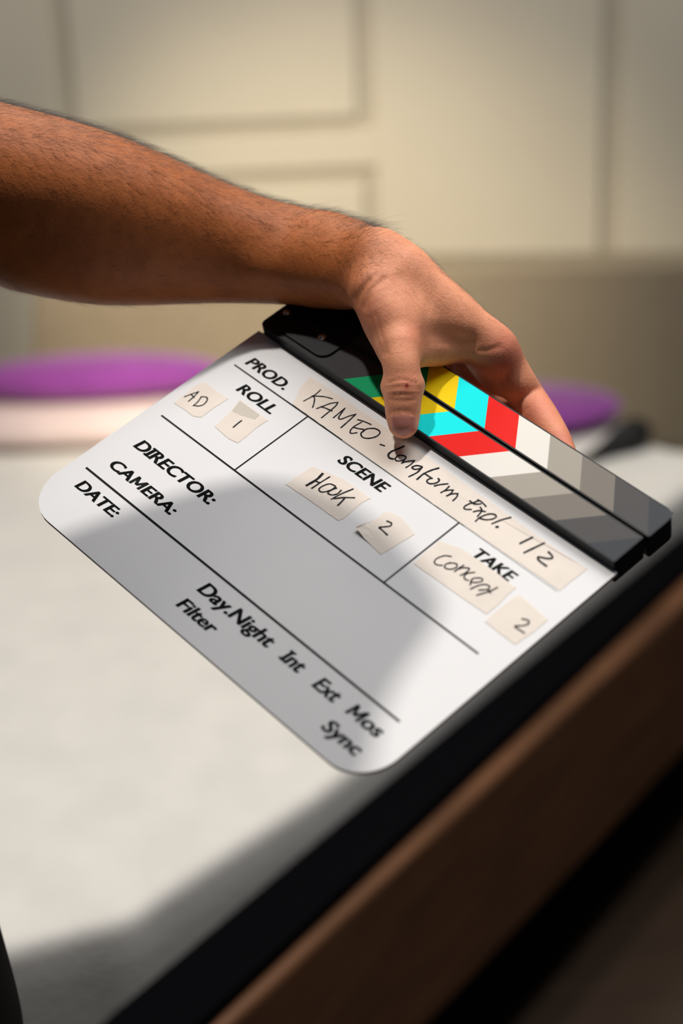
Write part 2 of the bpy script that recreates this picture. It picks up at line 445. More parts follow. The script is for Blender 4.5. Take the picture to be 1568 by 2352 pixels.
long_strokes = [
    cv(S7, [(397, 190), (330, 250), (195, 325)]), cv(S7, [(540, 297), (440, 272), (300, 262)]), cv(S7, [(300, 262), (325, 290), (320, 345), (303, 400)]),
    cv(S7, [(350, 415), (430, 385), (520, 352), (605, 340)]), cv(S7, [(605, 340), (570, 392), (410, 525)]), cv(S7, [(400, 392), (460, 410), (535, 445)]),
    cv(S7, [(552, 525), (690, 410)]), cv(S7, [(690, 410), (640, 480), (615, 525), (640, 542), (740, 505), (820, 482)]), cv(S7, [(820, 482), (760, 540), (645, 642)]),
    cv(S7, [(845, 548), (920, 570), (1003, 606)]), cv(S7, [(890, 578), (800, 630), (755, 680), (765, 712), (832, 704)]), cv(S7, [(795, 640), (850, 655), (912, 664)]),
    cv(S7, [(905, 695), (950, 660), (1050, 655), (1110, 695), (1075, 745), (980, 772), (905, 760), (882, 715), (915, 680)]), cv(S7, [(1115, 845), (1165, 862)]),
    (cv(S8, [(350, 240), (290, 268), (200, 305), (165, 345), (180, 380), (218, 392)]), 0.12),
    cv(S8, [(245, 395), (265, 365), (310, 348), (365, 358), (375, 385), (330, 412), (265, 415), (242, 390)]),
    cv(S8, [(372, 385), (330, 440)]), cv(S8, [(325, 442), (400, 420), (480, 412)]), cv(S8, [(480, 412), (440, 455), (378, 495)]),
    (cv(S8, [(562, 482), (505, 472), (450, 492), (480, 516), (540, 508), (572, 490)]), 0.10), (cv(S8, [(570, 495), (510, 555), (413, 605)]), 0.10),
    (cv(S8, [(770, 502), (690, 525), (590, 570), (512, 636)]), 0.11), cv(S8, [(598, 565), (650, 600), (692, 627)]),
    (cv(S8, [(690, 622), (640, 640), (630, 668), (670, 690), (740, 680), (778, 650), (765, 628)]), 0.10),
    (cv(S8, [(720, 715), (790, 700), (880, 690)]), 0.10), cv(S8, [(895, 722), (850, 765), (798, 796)]), cv(S8, [(845, 775), (900, 765), (945, 766)]), cv(S8, [(945, 766), (915, 805), (866, 836)]),
    cv(S8, [(866, 836), (930, 812), (1000, 808)]), cv(S8, [(1000, 808), (985, 850), (942, 892)]),
    cv(S8, [(1238, 882), (1290, 912), (1337, 962)]), cv(S8, [(1143, 895), (1195, 935)]), cv(S8, [(1245, 895), (1190, 915), (1120, 938), (1075, 970), (1090, 996), (1160, 998)]),
    cv(S8, [(1170, 922), (1230, 935), (1280, 930)]), cv(S8, [(1270, 972), (1288, 1010), (1262, 1050), (1235, 1082)]), cv(S8, [(1188, 1026), (1260, 1012), (1330, 1026)]),
    cv(S8, [(1212, 1140), (1262, 1096), (1340, 1062), (1420, 1052), (1462, 1080), (1420, 1112), (1335, 1122), (1265, 1105)]),
    cv(SX, [(650, 340), (545, 368), (438, 411)]), (cv(SX, [(490, 446), (504, 447)]), 0.14),
    (cv(SX, [(892, 565), (755, 632)]), 0.11), (cv(SX, [(1027, 628), (800, 737)]), 0.11),
    (cv(SX, [(1075, 730), (1110, 765), (1118, 795), (1065, 803), (960, 785), (970, 825), (1050, 886)]), 0.11)]
ID = (0, 0, 1)
tape([(712, 865), (952, 1028), (1150, 1171), (1330, 1298), (1349, 1306), (1285, 1357), (1052, 1198), (870, 1070), (672, 929), (688, 893)], long_strokes, ID, 0.088, label='long tape strip with the production title in marker')
SA = (380, 780, 0.19133)
tape([(399, 926), (425, 942), (443, 956), (462, 959), (490, 938), (524, 916), (470, 879), (452, 884)],
     [[(232, 690), (310, 660), (397, 630)], [(397, 630), (350, 682), (278, 745)], [(308, 662), (345, 700)], [(432, 690), (390, 750), (335, 798)], [(432, 692), (490, 695), (502, 730), (460, 782), (400, 802), (340, 795)]], SA, 0.085, label='torn tape square reading AD')
tape([(493, 980), (525, 1008), (546, 1018), (566, 1003), (590, 982), (615, 966), (596, 952), (551, 919), (532, 943)], [[(912, 978), (862, 1016), (815, 1057)]], SA, 0.10, label='torn tape square with a single stroke and a folded grey corner',
     grey=[(551, 921), (597, 954), (586, 964), (572, 960), (550, 953), (533, 944)])
SH = (640, 1070, 0.21684)
tape([(656, 1113), (716, 1153), (776, 1196), (790, 1191), (831, 1155), (851, 1145), (790, 1102), (716, 1072), (690, 1090)],
     [([(462, 90), (400, 150), (298, 210)], 0.17), ([(540, 120), (440, 182), (353, 240)], 0.10), [(385, 165), (430, 180)],
      [(600, 218), (540, 195), (462, 220), (425, 255), (460, 282), (540, 265), (602, 228)], [(612, 240), (560, 260), (520, 290), (562, 312), (622, 300), (662, 262)],
      [(786, 250), (660, 302), (558, 357)], [(802, 342), (690, 340), (585, 352)], ([(700, 345), (665, 385), (628, 422)], 0.11)], SH, 0.095, label='tape strip reading Hook')
tape([(818, 1217), (846, 1247), (875, 1274), (952, 1227), (935, 1205), (920, 1189), (896, 1177), (881, 1176), (874, 1187), (846, 1202)],
     [[(1145, 588), (1192, 610), (1182, 640), (1120, 650), (1063, 656), (1092, 682), (1150, 736)]], SH, 0.10, lift=(818, 1217, 0.0022), label='tape square with a 2 whose left corner lifts off the board')
SCN = (940, 1220, 0.21684)
tape([(950, 1295), (1025, 1348), (1100, 1400), (1117, 1411), (1148, 1385), (1166, 1366), (1185, 1350), (1120, 1302), (1061, 1261), (1009, 1243), (975, 1270)],
     [[(442, 272), (372, 264), (292, 293), (264, 330), (290, 360), (348, 366)], [(430, 337), (380, 360), (380, 395), (440, 407), (498, 385), (500, 352), (450, 340), (420, 345)],
      [(575, 365), (530, 392), (478, 432)], [(500, 410), (570, 392), (635, 400), (602, 440), (542, 472)], [(692, 440), (620, 450), (580, 480), (590, 512), (625, 526)],
      [(648, 545), (720, 546), (772, 530), (762, 503), (700, 500), (662, 515), (645, 570)], [(648, 616), (730, 580), (802, 568), (848, 588), (830, 618), (738, 628)], [(932, 600), (850, 640), (713, 682)], [(832, 622), (858, 658)]], SCN, 0.09, label='tape strip reading Concept')
tape([(1113, 1428), (1150, 1457), (1183, 1481), (1225, 1452), (1258, 1424), (1226, 1395), (1194, 1367), (1181, 1372), (1148, 1396)],
     [[(1193, 932), (1258, 950), (1258, 985), (1200, 1005), (1118, 1010), (1150, 1040), (1217, 1082)]], SCN, 0.10, label='tape square with a 2 near the right edge of the board')

# sticks: black bars with printed chevrons
def stick(name, u0, u1, v0, v1, cols, radii, slope):
    mb = MB()
    mb.prism([(x * CM, y * CM) for x, y in rounded(u0, v0, u1, v1, radii, 6)], -0.007, 0.0098)
    names = ['black'] + list(dict.fromkeys(c[2] for c in cols))
    m0, m1 = v0 + 0.10, v1 - 0.10
    for ua, ub, cname in cols:                   # ua, ub: start and end on the edge v1
        d = slope * (m0 - m1)
        q = [(ua, m1), (ub, m1), (ub + d, m0), (ua + d, m0)]
        lo, hi = u0 + 0.08, u1 - 0.08
        q = [(min(max(x, lo), hi) * CM, y * CM, -0.00708) for x, y in q]
        mb.add(q, [(0, 1, 2, 3)], names.index(cname))
    return mb.build(name, [M_stick] + [M_pal[x] for x in names[1:]], slate, bevel=0.0006)
SEQ = ['charcoal', 'green', 'yellow', 'cyan', 'red', 'white', 'light_grey', 'grey', 'dark_grey', 'slate_grey']
ub = [2.0, 8.05] + [8.05 + 2.472 * k for k in range(1, 9)] + [31.5]
stick('lower_stick', 0.2, 29.8, -5.36, -3.0, [(ub[i], ub[i + 1], SEQ[i]) for i in range(10)], (0.1, 0.1, 0.1, 0.5), -0.87)
uu = [5.0, 10.05] + [10.05 + 2.472 * k for k in range(1, 9)] + [33.5]
stick('clap_stick', 0.3, 30.0, -7.78, -5.52, [(uu[i], uu[i + 1], SEQ[i]) for i in range(10)], (0.4, 0.7, 0.15, 0.1), 0.83)
mb = MB(); mb.prism([(x * CM, y * CM) for x, y in [(0.32, -7.5), (5.0, -7.5), (5.75, -6.6), (5.92, -5.2)] + [(5.92 - 0.75 + 0.75 * math.cos(math.radians(a)), -4.15 + 0.78 * math.sin(math.radians(a))) for a in range(0, 91, 10)] + [(2.4, -3.35), (0.32, -4.2)]], -0.0086, -0.0066)
plate = mb.build('hinge_plate', M_plate, slate, bevel=0.0005)
for (su, sv) in ((4.42, -4.62), (0.98, -4.70)):
    mb = MB(); mb.ellipsoid((su * CM, sv * CM, -0.0086), (0.0024, 0.0024, 0.0020), 24, 12)
    mb.tube([(su * CM, sv * CM, -0.0092), (su * CM, sv * CM, -0.0082)], [0.0027, 0.0027], 20)
    mb.build('screw', M_chrome, plate)

# ------------------------------------------------------------------ signed-distance modelling of the body
class Grid:
    def __init__(s, lo, hi, step):
        s.lo = np.array(lo, float); s.h = step; s.n = np.ceil((np.array(hi) - s.lo) / step).astype(int) + 1
        s.V = np.full(s.n, 0.05, np.float32)
    def _box(s, lo, hi):
        a = np.clip(np.floor((np.array(lo) - s.lo) / s.h).astype(int), 0, s.n); b = np.clip(np.ceil((np.array(hi) - s.lo) / s.h).astype(int) + 1, 0, s.n)
        return a, b
    def tube(s, pts, rad, k=0.01, scl=(1, 1, 1), op='add'):
        """smooth union with a tube through pts; scl squashes it along the axes"""
        P = np.array(pts, float); rad = np.array(rad, float); sc = np.array(scl, float)
        mg = rad.max() * max(1.0, sc.max()) + k + 2 * s.h
        a, b = s._box(P.min(0) - mg, P.max(0) + mg)
        if (b <= a).any(): return
        ax = [(s.lo[i] + s.h * np.arange(a[i], b[i])).astype(np.float32) / sc[i] for i in range(3)]
        X, Y, Z = np.meshgrid(*ax, indexing='ij')
        D = np.full(X.shape, 1e3, np.float32); Q = P / sc
        if len(Q) == 1:
            D = np.sqrt((X - Q[0, 0]) ** 2 + (Y - Q[0, 1]) ** 2 + (Z - Q[0, 2]) ** 2) - rad[0]
        for i in range(len(Q) - 1):
            A, Bv = Q[i], Q[i + 1] - Q[i]; L2 = Bv @ Bv + 1e-12
            t = np.clip(((X - A[0]) * Bv[0] + (Y - A[1]) * Bv[1] + (Z - A[2]) * Bv[2]) / L2, 0, 1)
            d = np.sqrt((X - A[0] - t * Bv[0]) ** 2 + (Y - A[1] - t * Bv[1]) ** 2 + (Z - A[2] - t * Bv[2]) ** 2) - (rad[i] + t * (rad[i + 1] - rad[i]))
            D = np.minimum(D, d)
        D *= min(1.0, sc.min()) if sc.min() < 1 else 1.0
        sl = tuple(slice(a[i], b[i]) for i in range(3)); V = s.V[sl]
        if op == 'add':
            hh = np.maximum(k - np.abs(V - D), 0) / k
            s.V[sl] = np.minimum(V, D) - hh * hh * k * 0.25
        else:
            hh = np.maximum(k - np.abs(V + D), 0) / k
            s.V[sl] = np.maximum(V, -D) + hh * hh * k * 0.25
    def mesh(s):
        V = s.V; n = V.shape; neg = V < 0
        c = np.zeros(tuple(np.array(n) - 1), np.uint8)
        for dx in (0, 1):
            for dy in (0, 1):
                for dz in (0, 1): c += neg[dx:n[0] - 1 + dx, dy:n[1] - 1 + dy, dz:n[2] - 1 + dz]
        act = np.argwhere((c > 0) & (c < 8)); N = len(act)
        idx = np.full(c.shape, -1, np.int32); idx[act[:, 0], act[:, 1], act[:, 2]] = np.arange(N)
        cor = [(x, y, z) for x in (0, 1) for y in (0, 1) for z in (0, 1)]
        val = {q: V[act[:, 0] + q[0], act[:, 1] + q[1], act[:, 2] + q[2]] for q in cor}
        acc = np.zeros((N, 3)); cnt = np.zeros(N)
        for q in cor:
            for ax in range(3):
                if q[ax] == 0:
                    r = list(q); r[ax] = 1; r = tuple(r); a_, b_ = val[q], val[r]
                    m = (a_ < 0) != (b_ < 0); t = a_[m] / (a_[m] - b_[m])
                    p = np.tile(np.array(q, float), (m.sum(), 1)); p[:, ax] += t
                    acc[m] += p; cnt[m] += 1
        vert = s.lo + s.h * (act + acc / cnt[:, None])
        faces = []
        for ax in range(3):
            b1, b2 = (ax + 1) % 3, (ax + 2) % 3
            sl0 = [slice(1, n[i] - 1) for i in range(3)]; sl1 = list(sl0); sl0[ax] = slice(0, n[ax] - 1); sl1[ax] = slice(1, n[ax])
            s0, s1 = neg[tuple(sl0)], neg[tuple(sl1)]
            for flip, mm in ((False, s0 & ~s1), (True, ~s0 & s1)):
                e = np.argwhere(mm)
                off = np.ones(3, int); off[ax] = 0; e = e + off
                o1 = np.zeros(3, int); o1[b1] = 1; o2 = np.zeros(3, int); o2[b2] = 1
                qd = [e - o1 - o2, e - o2, e, e - o1]
                f = np.stack([idx[q[:, 0], q[:, 1], q[:, 2]] for q in qd], 1)
                faces.append(f[:, ::-1] if flip else f)
        return vert, np.concatenate(faces)

def vnormals(v, f):
    a, b, c, d = (v[f[:, i]] for i in range(4)); fn = np.cross(c - a, d - b)
    nn = np.zeros_like(v)
    for i in range(4): np.add.at(nn, f[:, i], fn)
    return nn / (np.linalg.norm(nn, axis=1, keepdims=True) + 1e-12)

def PX(px, py, z): return np.array([(px - 784) / F_PX * z, (py - 1176) / F_PX * z, z])
def PH(px, py, h): return PX(px, py, slate_depth(px, py, h))

def smooth_sections(sec, n=4):
    """sec: (px, py, z, r_px) rows -> dense camera points and radii in metres"""
    S = catmull([np.array(s_, float) for s_ in sec], n)
    return [PX(*s_[:3]) for s_ in S], [s_[3] / F_PX * s_[2] for s_ in S]

G = Grid((-0.345, -0.265, 1.015), (0.150, -0.020, 1.235), 0.00125)
# forearm from beyond the elbow to the wrist
fore = [(-330, 330, 1.11, 200), (-180, 400, 1.11, 198), (0, 440, 1.115, 190), (100, 464, 1.12, 190), (200, 487, 1.125, 184), (300, 508, 1.135, 168), (400, 530, 1.143, 145), (500, 551, 1.148, 124), (600, 570, 1.150, 109), (700, 586, 1.143, 99), (780, 604, 1.127, 91)]
p, r = smooth_sections(fore); G.tube(p, r, 0.004)
# muscle bulges of the forearm (brachioradialis ridge, flexor belly)
p, r = smooth_sections([(-60, 380, 1.09, 105), (120, 420, 1.092, 100), (300, 470, 1.107, 78), (480, 520, 1.126, 52), (640, 560, 1.134, 36)]); G.tube(p, r, 0.03)
p, r = smooth_sections([(60, 560, 1.115, 80), (250, 590, 1.12, 84), (450, 600, 1.139, 66), (640, 618, 1.138, 44)]); G.tube(p, r, 0.03)
# tendon along the radial side towards the thumb
p, r = smooth_sections([(600, 606, 1.125, 22), (720, 622, 1.116, 20), (800, 640, 1.095, 24), (850, 672, 1.075, 26)]); G.tube(p, r, 0.018)
# wrist and carpus
p, r = smooth_sections([(740, 596, 1.127, 94), (820, 610, 1.108, 86), (872, 618, 1.094, 78), (905, 640, 1.092, 80)]); G.tube(p, r, 0.012)
p, r = smooth_sections([(760, 600, 1.14, 78), (850, 620, 1.13, 72), (905, 660, 1.128, 74)]); G.tube(p, r, 0.02)
# metacarpals, index nearest the lens
p, r = smooth_sections([(872, 596, 1.088, 56), (940, 640, 1.085, 56), (1040, 722, 1.088, 54), (1136, 806, 1.094, 48)]); G.tube(p, r, 0.012)
p, r = smooth_sections([(865, 604, 1.102, 62), (940, 640, 1.105, 56), (1040, 716, 1.112, 54), (1122, 792, 1.118, 46)]); G.tube(p, r, 0.014)
p, r = smooth_sections([(870, 620, 1.122, 60), (1000, 712, 1.134, 52), (1090, 790, 1.142, 44)]); G.tube(p, r, 0.014)
p, r = smooth_sections([(880, 640, 1.138, 56), (980, 722, 1.150, 50), (1055, 800, 1.160, 42)]); G.tube(p, r, 0.014)
# thenar, thumb metacarpal
p, r = smooth_sections([(858, 672, 1.072, 50), (882, 720, 1.068, 58), (905, 770, 1.066, 56), (922, 812, 1.066, 48)]); G.tube(p, r, 0.014)
p, r = smooth_sections([(880, 690, 1.095, 55), (930, 760, 1.095, 55), (985, 790, 1.098, 44)]); G.tube(p, r, 0.016)
# first web between thumb and index
p, r = smooth_sections([(930, 740, 1.078, 56), (990, 768, 1.086, 44), (1060, 778, 1.092, 34), (1120, 792, 1.094, 34)]); G.tube(p, r, 0.016)
p, r = smooth_sections([(962, 806, 1.078, 32), (1010, 806, 1.087, 26), (1060, 795, 1.092, 20), (1110, 800, 1.094, 24)]); G.tube(p, r, 0.010)
# thumb phalanges
def ph_sections(rows, n=5):
    S = catmull([np.array(x, float) for x in rows], n)
    return [PH(*s_[:3]) for s_ in S], [s_[3] / F_PX * slate_depth(*s_[:3]) for s_ in S]
p, r = ph_sections([(916, 800, 0.040, 48), (921, 838, 0.0365, 43.5), (924, 868, 0.032, 43), (925, 892, 0.0285, 44.5), (925, 920, 0.0235, 43), (925, 950, 0.0185, 40), (926, 972, 0.0152, 35.5)]); G.tube(p, r, 0.006, scl=(1, 1, 1))
# knuckle swell at the sides
G.tube([PH(955, 885, 0.0275)], [0.0042], 0.006); G.tube([PH(893, 888, 0.0275)], [0.0042], 0.006)
# index finger going down behind the sticks
idx = [(1136, 812, 1.096, 47), (1166, 842, 1.099, 43), (1190, 880, 1.101, 42), (1212, 914, slate_depth(1212, 914, -0.0225), 41), (1240, 950, slate_depth(1240, 950, -0.0220), 38),
       (1264, 984, slate_depth(1264, 984, -0.0210), 34.5), (1284, 1014, slate_depth(1284, 1014, -0.0200), 30), (1300, 1044, slate_depth(1300, 1044, -0.0195), 25)]
p, r = smooth_sections(idx, 6); G.tube(p, r, 0.008)
# middle, ring and little finger behind the board
p, r = smooth_sections([(1112, 800, 1.123, 44), (1118, 850, 1.134, 40), (1145, 905, 1.136, 37)]); G.tube(p, r, 0.005)
p, r = ph_sections([(1145, 905, -0.046, 37), (1172, 960, -0.036, 34), (1195, 1020, -0.027, 31), (1208, 1060, -0.0245, 26)]); G.tube(p, r, 0.003)
p, r = smooth_sections([(1078, 798, 1.143, 42), (1080, 850, 1.142, 38), (1090, 900, 1.136, 35)]); G.tube(p, r, 0.005)
p, r = ph_sections([(1090, 900, -0.058, 35), (1102, 960, -0.040, 33), (1118, 1025, -0.027, 30), (1126, 1062, -0.0235, 25)]); G.tube(p, r, 0.003)
p, r = smooth_sections([(1045, 805, 1.160, 38), (1036, 850, 1.156, 33), (1036, 890, 1.150, 30)]); G.tube(p, r, 0.005)
p, r = ph_sections([(1036, 890, -0.060, 30), (1040, 950, -0.040, 28), (1050, 1000, -0.027, 25), (1056, 1030, -0.0225, 21)]); G.tube(p, r, 0.003)
# pad of flesh at the root of the fingers, seen in the gap above the sticks
p, r = smooth_sections([(1098, 826, 1.108, 24), (1118, 850, 1.108, 30), (1140, 878, 1.106, 26)]); G.tube(p, r, 0.010)
arm_v, arm_f = G.mesh()
nrm = vnormals(arm_v, arm_f)
# creases: polylines in photo coordinates, pressed into the side that faces the lens
pxv = 784 + F_PX * arm_v[:, 0] / arm_v[:, 2]; pyv = 1176 + F_PX * arm_v[:, 1] / arm_v[:, 2]
front = (np.einsum('ij,ij->i', nrm, arm_v) < 0)
def crease(pts, width, depth):
    pts = np.array(catmull(pts, 4)); best = np.full(len(arm_v), 1e9)
    for i in range(len(pts) - 1):
        a, b = pts[i], pts[i + 1] - pts[i]; t = np.clip(((pxv - a[0]) * b[0] + (pyv - a[1]) * b[1]) / (b @ b + 1e-9), 0, 1)
        best = np.minimum(best, np.hypot(pxv - a[0] - t * b[0], pyv - a[1] - t * b[1]))
    return -depth * np.exp(-(best / width) ** 2)
disp = np.zeros(len(arm_v))
for c_ in ([(883, 640), (850, 668), (836, 705)], [(862, 632), (834, 660), (820, 698)], [(845, 642), (815, 686)]): disp += crease(c_, 7.0, 0.0008)
for c_ in ([(852, 730), (862, 770), (880, 815)], [(862, 722), (874, 765), (888, 812)]): disp += crease(c_, 4.5, 0.0005)
for c_ in ([(890, 880), (920, 872), (955, 880)], [(888, 893), (922, 888), (962, 892)], [(892, 907), (925, 906), (962, 905)], [(895, 917), (925, 920), (958, 915)]): disp += crease(c_, 3.6, 0.00055)
for c_ in ([(893, 951), (925, 947), (950, 952)], [(895, 945), (925, 941), (955, 946)]): disp += crease(c_, 3.0, 0.0004)
for c_ in ([(1100, 806), (1122, 804), (1146, 796)],): disp += crease(c_, 6, 0.0005)
for c_ in ([(1146, 880), (1158, 868), (1166, 856)], [(1200, 946), (1210, 938)]): disp += crease(c_, 6, 0.0004)
disp += crease([(1010, 770), (1050, 782), (1080, 785)], 24, 0.0024)
arm_v = arm_v + nrm * (disp * front)[:, None]
arm_w = c2w(arm_v)
nrm_w = (W @ vnormals(arm_v, arm_f).T).T

# the rest of the person, left of the frame (world space, coarse)
elbow = c2w(PX(-260, 375, 1.11)); shoulder = np.array([-0.40, 1.02, 1.45])
PXC, PYC = -0.315, 0.74                         # torso axis
G2 = Grid((-0.70, 0.34, 0.76), (-0.06, 1.24, 1.88), 0.006)
G2.tube([elbow + np.array([0.06, 0, -0.02]), elbow, elbow + (shoulder - elbow) * 0.5, shoulder], [0.047, 0.052, 0.056, 0.062], 0.03)
G2.tube([(PXC - 0.03, 0.45, 1.43), (PXC - 0.05, 0.78, 1.45), shoulder], [0.065, 0.08, 0.065], 0.05)
G2.tube([(PXC - 0.01, PYC, 1.10), (PXC - 0.02, PYC, 1.2), (PXC - 0.03, PYC + 0.02, 1.36)], [0.095, 0.10, 0.115], 0.06, scl=(1, 1.5, 1))
G2.tube([(PXC - 0.03, 0.45, 1.42), (PXC - 0.07, 0.42, 1.13), (PXC + 0.00, 0.55, 0.92), (PXC + 0.01, 0.62, 0.84)], [0.056, 0.046, 0.034, 0.036], 0.03)
G2.tube([(PXC - 0.04, 0.77, 1.48), (PXC - 0.02, 0.77, 1.60)], [0.058, 0.055], 0.03)
G2.tube([(PXC - 0.01, 0.77, 1.72)], [0.095], 0.03, scl=(1, 0.82, 1.2))
G2.tube([(PXC + 0.04, 0.77, 1.64)], [0.05], 0.03)
HX = PXC + 0.074
for sy in (-1, 1):
    G2.tube([(PXC - 0.01, 0.77 + sy * 0.080, 1.715), (PXC - 0.005, 0.77 + sy * 0.078, 1.690)], [0.020, 0.012], 0.008, scl=(1, 0.45, 1))
    G2.tube([(HX + 0.012, 0.77 + sy * 0.032, 1.722)], [0.014], 0.012, op='sub')
    G2.tube([(HX - 0.004, 0.77 + sy * 0.032, 1.722)], [0.0125], 0.003)
    G2.tube([(HX + 0.008, 0.77 + sy * 0.014, 1.743), (HX + 0.004, 0.77 + sy * 0.045, 1.744)], [0.008, 0.007], 0.010)
G2.tube([(HX + 0.004, 0.77, 1.735), (HX + 0.022, 0.77, 1.690)], [0.008, 0.013], 0.012)
G2.tube([(HX + 0.008, 0.77 - 0.02, 1.655), (HX + 0.018, 0.77, 1.658), (HX + 0.008, 0.77 + 0.02, 1.655)], [0.005, 0.007, 0.005], 0.006)
G2.tube([(HX + 0.008, 0.77 - 0.018, 1.643), (HX + 0.017, 0.77, 1.643), (HX + 0.008, 0.77 + 0.018, 1.643)], [0.005, 0.007, 0.005], 0.006)
G2.tube([(HX - 0.006, 0.77, 1.615)], [0.022], 0.02)
body_v, body_f = G2.mesh()

M_skin = bpy.data.materials.new('skin'); M_skin.use_nodes = True
nt = M_skin.node_tree; bs = nt.nodes['Principled BSDF']
tc = nt.nodes.new('ShaderNodeTexCoord')
def noise(scale, detail=4, rough=0.55):
    n_ = nt.nodes.new('ShaderNodeTexNoise'); n_.inputs['Scale'].default_value = scale; n_.inputs['Detail'].default_value = detail; n_.inputs['Roughness'].default_value = rough
    nt.links.new(tc.outputs['Object'], n_.inputs['Vector']); return n_
def ramp(src, p0, c0, p1, c1):
    r_ = nt.nodes.new('ShaderNodeValToRGB'); e = r_.color_ramp.elements; e[0].position = p0; e[0].color = c0; e[1].position = p1; e[1].color = c1
    nt.links.new(src, r_.inputs[0]); return r_
def mix(fac, a, b, mode='MIX'):
    m_ = nt.nodes.new('ShaderNodeMix'); m_.data_type = 'RGBA'; m_.blend_type = mode
    if isinstance(fac, float): m_.inputs[0].default_value = fac
    else: nt.links.new(fac, m_.inputs[0])
    nt.links.new(a, m_.inputs[6]); nt.links.new(b, m_.inputs[7]) if not isinstance(b, tuple) else setattr(m_.inputs[7], 'default_value', b)
    return m_.outputs[2]
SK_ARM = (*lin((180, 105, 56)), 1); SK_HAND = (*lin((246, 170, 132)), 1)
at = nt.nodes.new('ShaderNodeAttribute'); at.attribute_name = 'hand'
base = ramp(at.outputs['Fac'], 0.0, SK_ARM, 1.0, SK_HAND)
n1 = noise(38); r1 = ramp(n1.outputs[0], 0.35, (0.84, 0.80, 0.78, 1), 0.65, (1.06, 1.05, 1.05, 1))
c1 = mix(1.0, base.outputs[0], r1.outputs[0], 'MULTIPLY')
n2 = noise(900, 2); r2 = ramp(n2.outputs[0], 0.3, (0.90, 0.88, 0.86, 1), 0.7, (1.05, 1.05, 1.05, 1))
c2_ = mix(1.0, c1, r2.outputs[0], 'MULTIPLY')
at2 = nt.nodes.new('ShaderNodeAttribute'); at2.attribute_name = 'flush'
c3 = mix(at2.outputs['Fac'], c2_, (*lin((205, 110, 92)), 1))
at3 = nt.nodes.new('ShaderNodeAttribute'); at3.attribute_name = 'cut'
c4 = mix(at3.outputs['Fac'], c3, (*lin((150, 0, 4)), 1))
nt.links.new(c4, bs.inputs['Base Color'])
bs.inputs['Roughness'].default_value = 0.55; bs.inputs['Specular IOR Level'].default_value = 0.3
bs.inputs['Subsurface Weight'].default_value = 0.12; bs.inputs['Subsurface Radius'].default_value = (1.0, 0.35, 0.2); bs.inputs['Subsurface Scale'].default_value = 0.004
vz = nt.nodes.new('ShaderNodeTexVoronoi'); vz.inputs['Scale'].default_value = 620
nt.links.new(tc.outputs['Object'], vz.inputs['Vector'])
bp1 = nt.nodes.new('ShaderNodeBump'); bp1.inputs['Strength'].default_value = 0.22; bp1.inputs['Distance'].default_value = 0.0004
nt.links.new(vz.outputs['Distance'], bp1.inputs['Height'])
n3 = noise(160, 5); bp2 = nt.nodes.new('ShaderNodeBump'); bp2.inputs['Strength'].default_value = 0.14; bp2.inputs['Distance'].default_value = 0.0006
nt.links.new(n3.outputs[0], bp2.inputs['Height']); nt.links.new(bp1.outputs[0], bp2.inputs['Normal']); nt.links.new(bp2.outputs[0], bs.inputs['Normal'])

ROOT = np.array([PXC, PYC, 0.0])
person = tag(empty('person', tuple(ROOT)), 'person in dark clothes whose hairy bare left arm reaches in and grips the clapperboard', 'person')
nv = len(arm_w)
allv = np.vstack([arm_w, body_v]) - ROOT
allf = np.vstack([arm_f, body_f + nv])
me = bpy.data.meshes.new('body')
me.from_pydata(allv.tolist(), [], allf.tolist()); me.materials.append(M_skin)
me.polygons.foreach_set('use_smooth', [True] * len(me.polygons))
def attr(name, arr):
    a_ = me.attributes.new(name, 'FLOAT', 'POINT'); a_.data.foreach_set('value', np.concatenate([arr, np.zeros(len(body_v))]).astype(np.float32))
sstep = lambda x, a_, b_: (lambda t: t * t * (3 - 2 * t))(np.clip((x - a_) / (b_ - a_), 0, 1))
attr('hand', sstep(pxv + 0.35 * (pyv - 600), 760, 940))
fl = np.zeros(nv)
for (cx, cy, rr, am) in ((1165, 800, 50, 0.6), (1240, 940, 60, 0.55), (1290, 1010, 40, 0.6), (930, 880, 22, 0.4), (945, 765, 26, 0.35), (925, 975, 22, 0.45), (850, 730, 40, 0.25)):
    fl = np.maximum(fl, am * np.exp(-((pxv - cx) ** 2 + (pyv - cy) ** 2) / rr ** 2))
attr('flush', fl)
attr('cut', np.where(front, np.exp(-(((pxv - 934) / 4.6) ** 2 + ((pyv - 886) / 6.4) ** 2) ** 1.5), 0))
me.update()
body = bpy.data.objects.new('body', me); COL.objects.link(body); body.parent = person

# thumb nail: a curved plate following the thumb tip
bvh = BVHTree.FromPolygons(arm_w.tolist(), [tuple(map(int, f)) for f in arm_f])
camv = Vector(CAM_POS)
mb = MB(); rows, colsn = 18, 18; gridp = []
for i in range(rows + 1):
    t = i / rows
    y = 952 + 50 * t
    hw = 28.5 * (1 - max(0, (t - 0.72) / 0.28) ** 2.2 * 0.55) * (1 - max(0, (0.18 - t) / 0.18) ** 2 * 0.30)
    for j in range(colsn + 1):
        s_ = -1 + 2 * j / colsn
        x = 926.5 + s_ * hw + 0.0
        yy = y - 7.5 * (s_ * s_) * (t - 0.12)
        d = Vector(W @ ray(x, yy)).normalized()
        hit, nn, _, _ = bvh.ray_cast(camv, d)
        if hit is None: hit, nn = Vector(gridp[-1]), -d
        edge_ = max(abs(s_) ** 6, (1 - t) ** 10 * 0.8)
        lift_ = 0.00055 * (1 - edge_) - 0.0001
        gridp.append(tuple(hit - d * lift_ + nn * 0.0))
mb.add([np.array(p) - ROOT for p in gridp], [(i * (colsn + 1) + j, i * (colsn + 1) + j + 1, (i + 1) * (colsn + 1) + j + 1, (i + 1) * (colsn + 1) + j) for i in range(rows) for j in range(colsn)], 0, True)
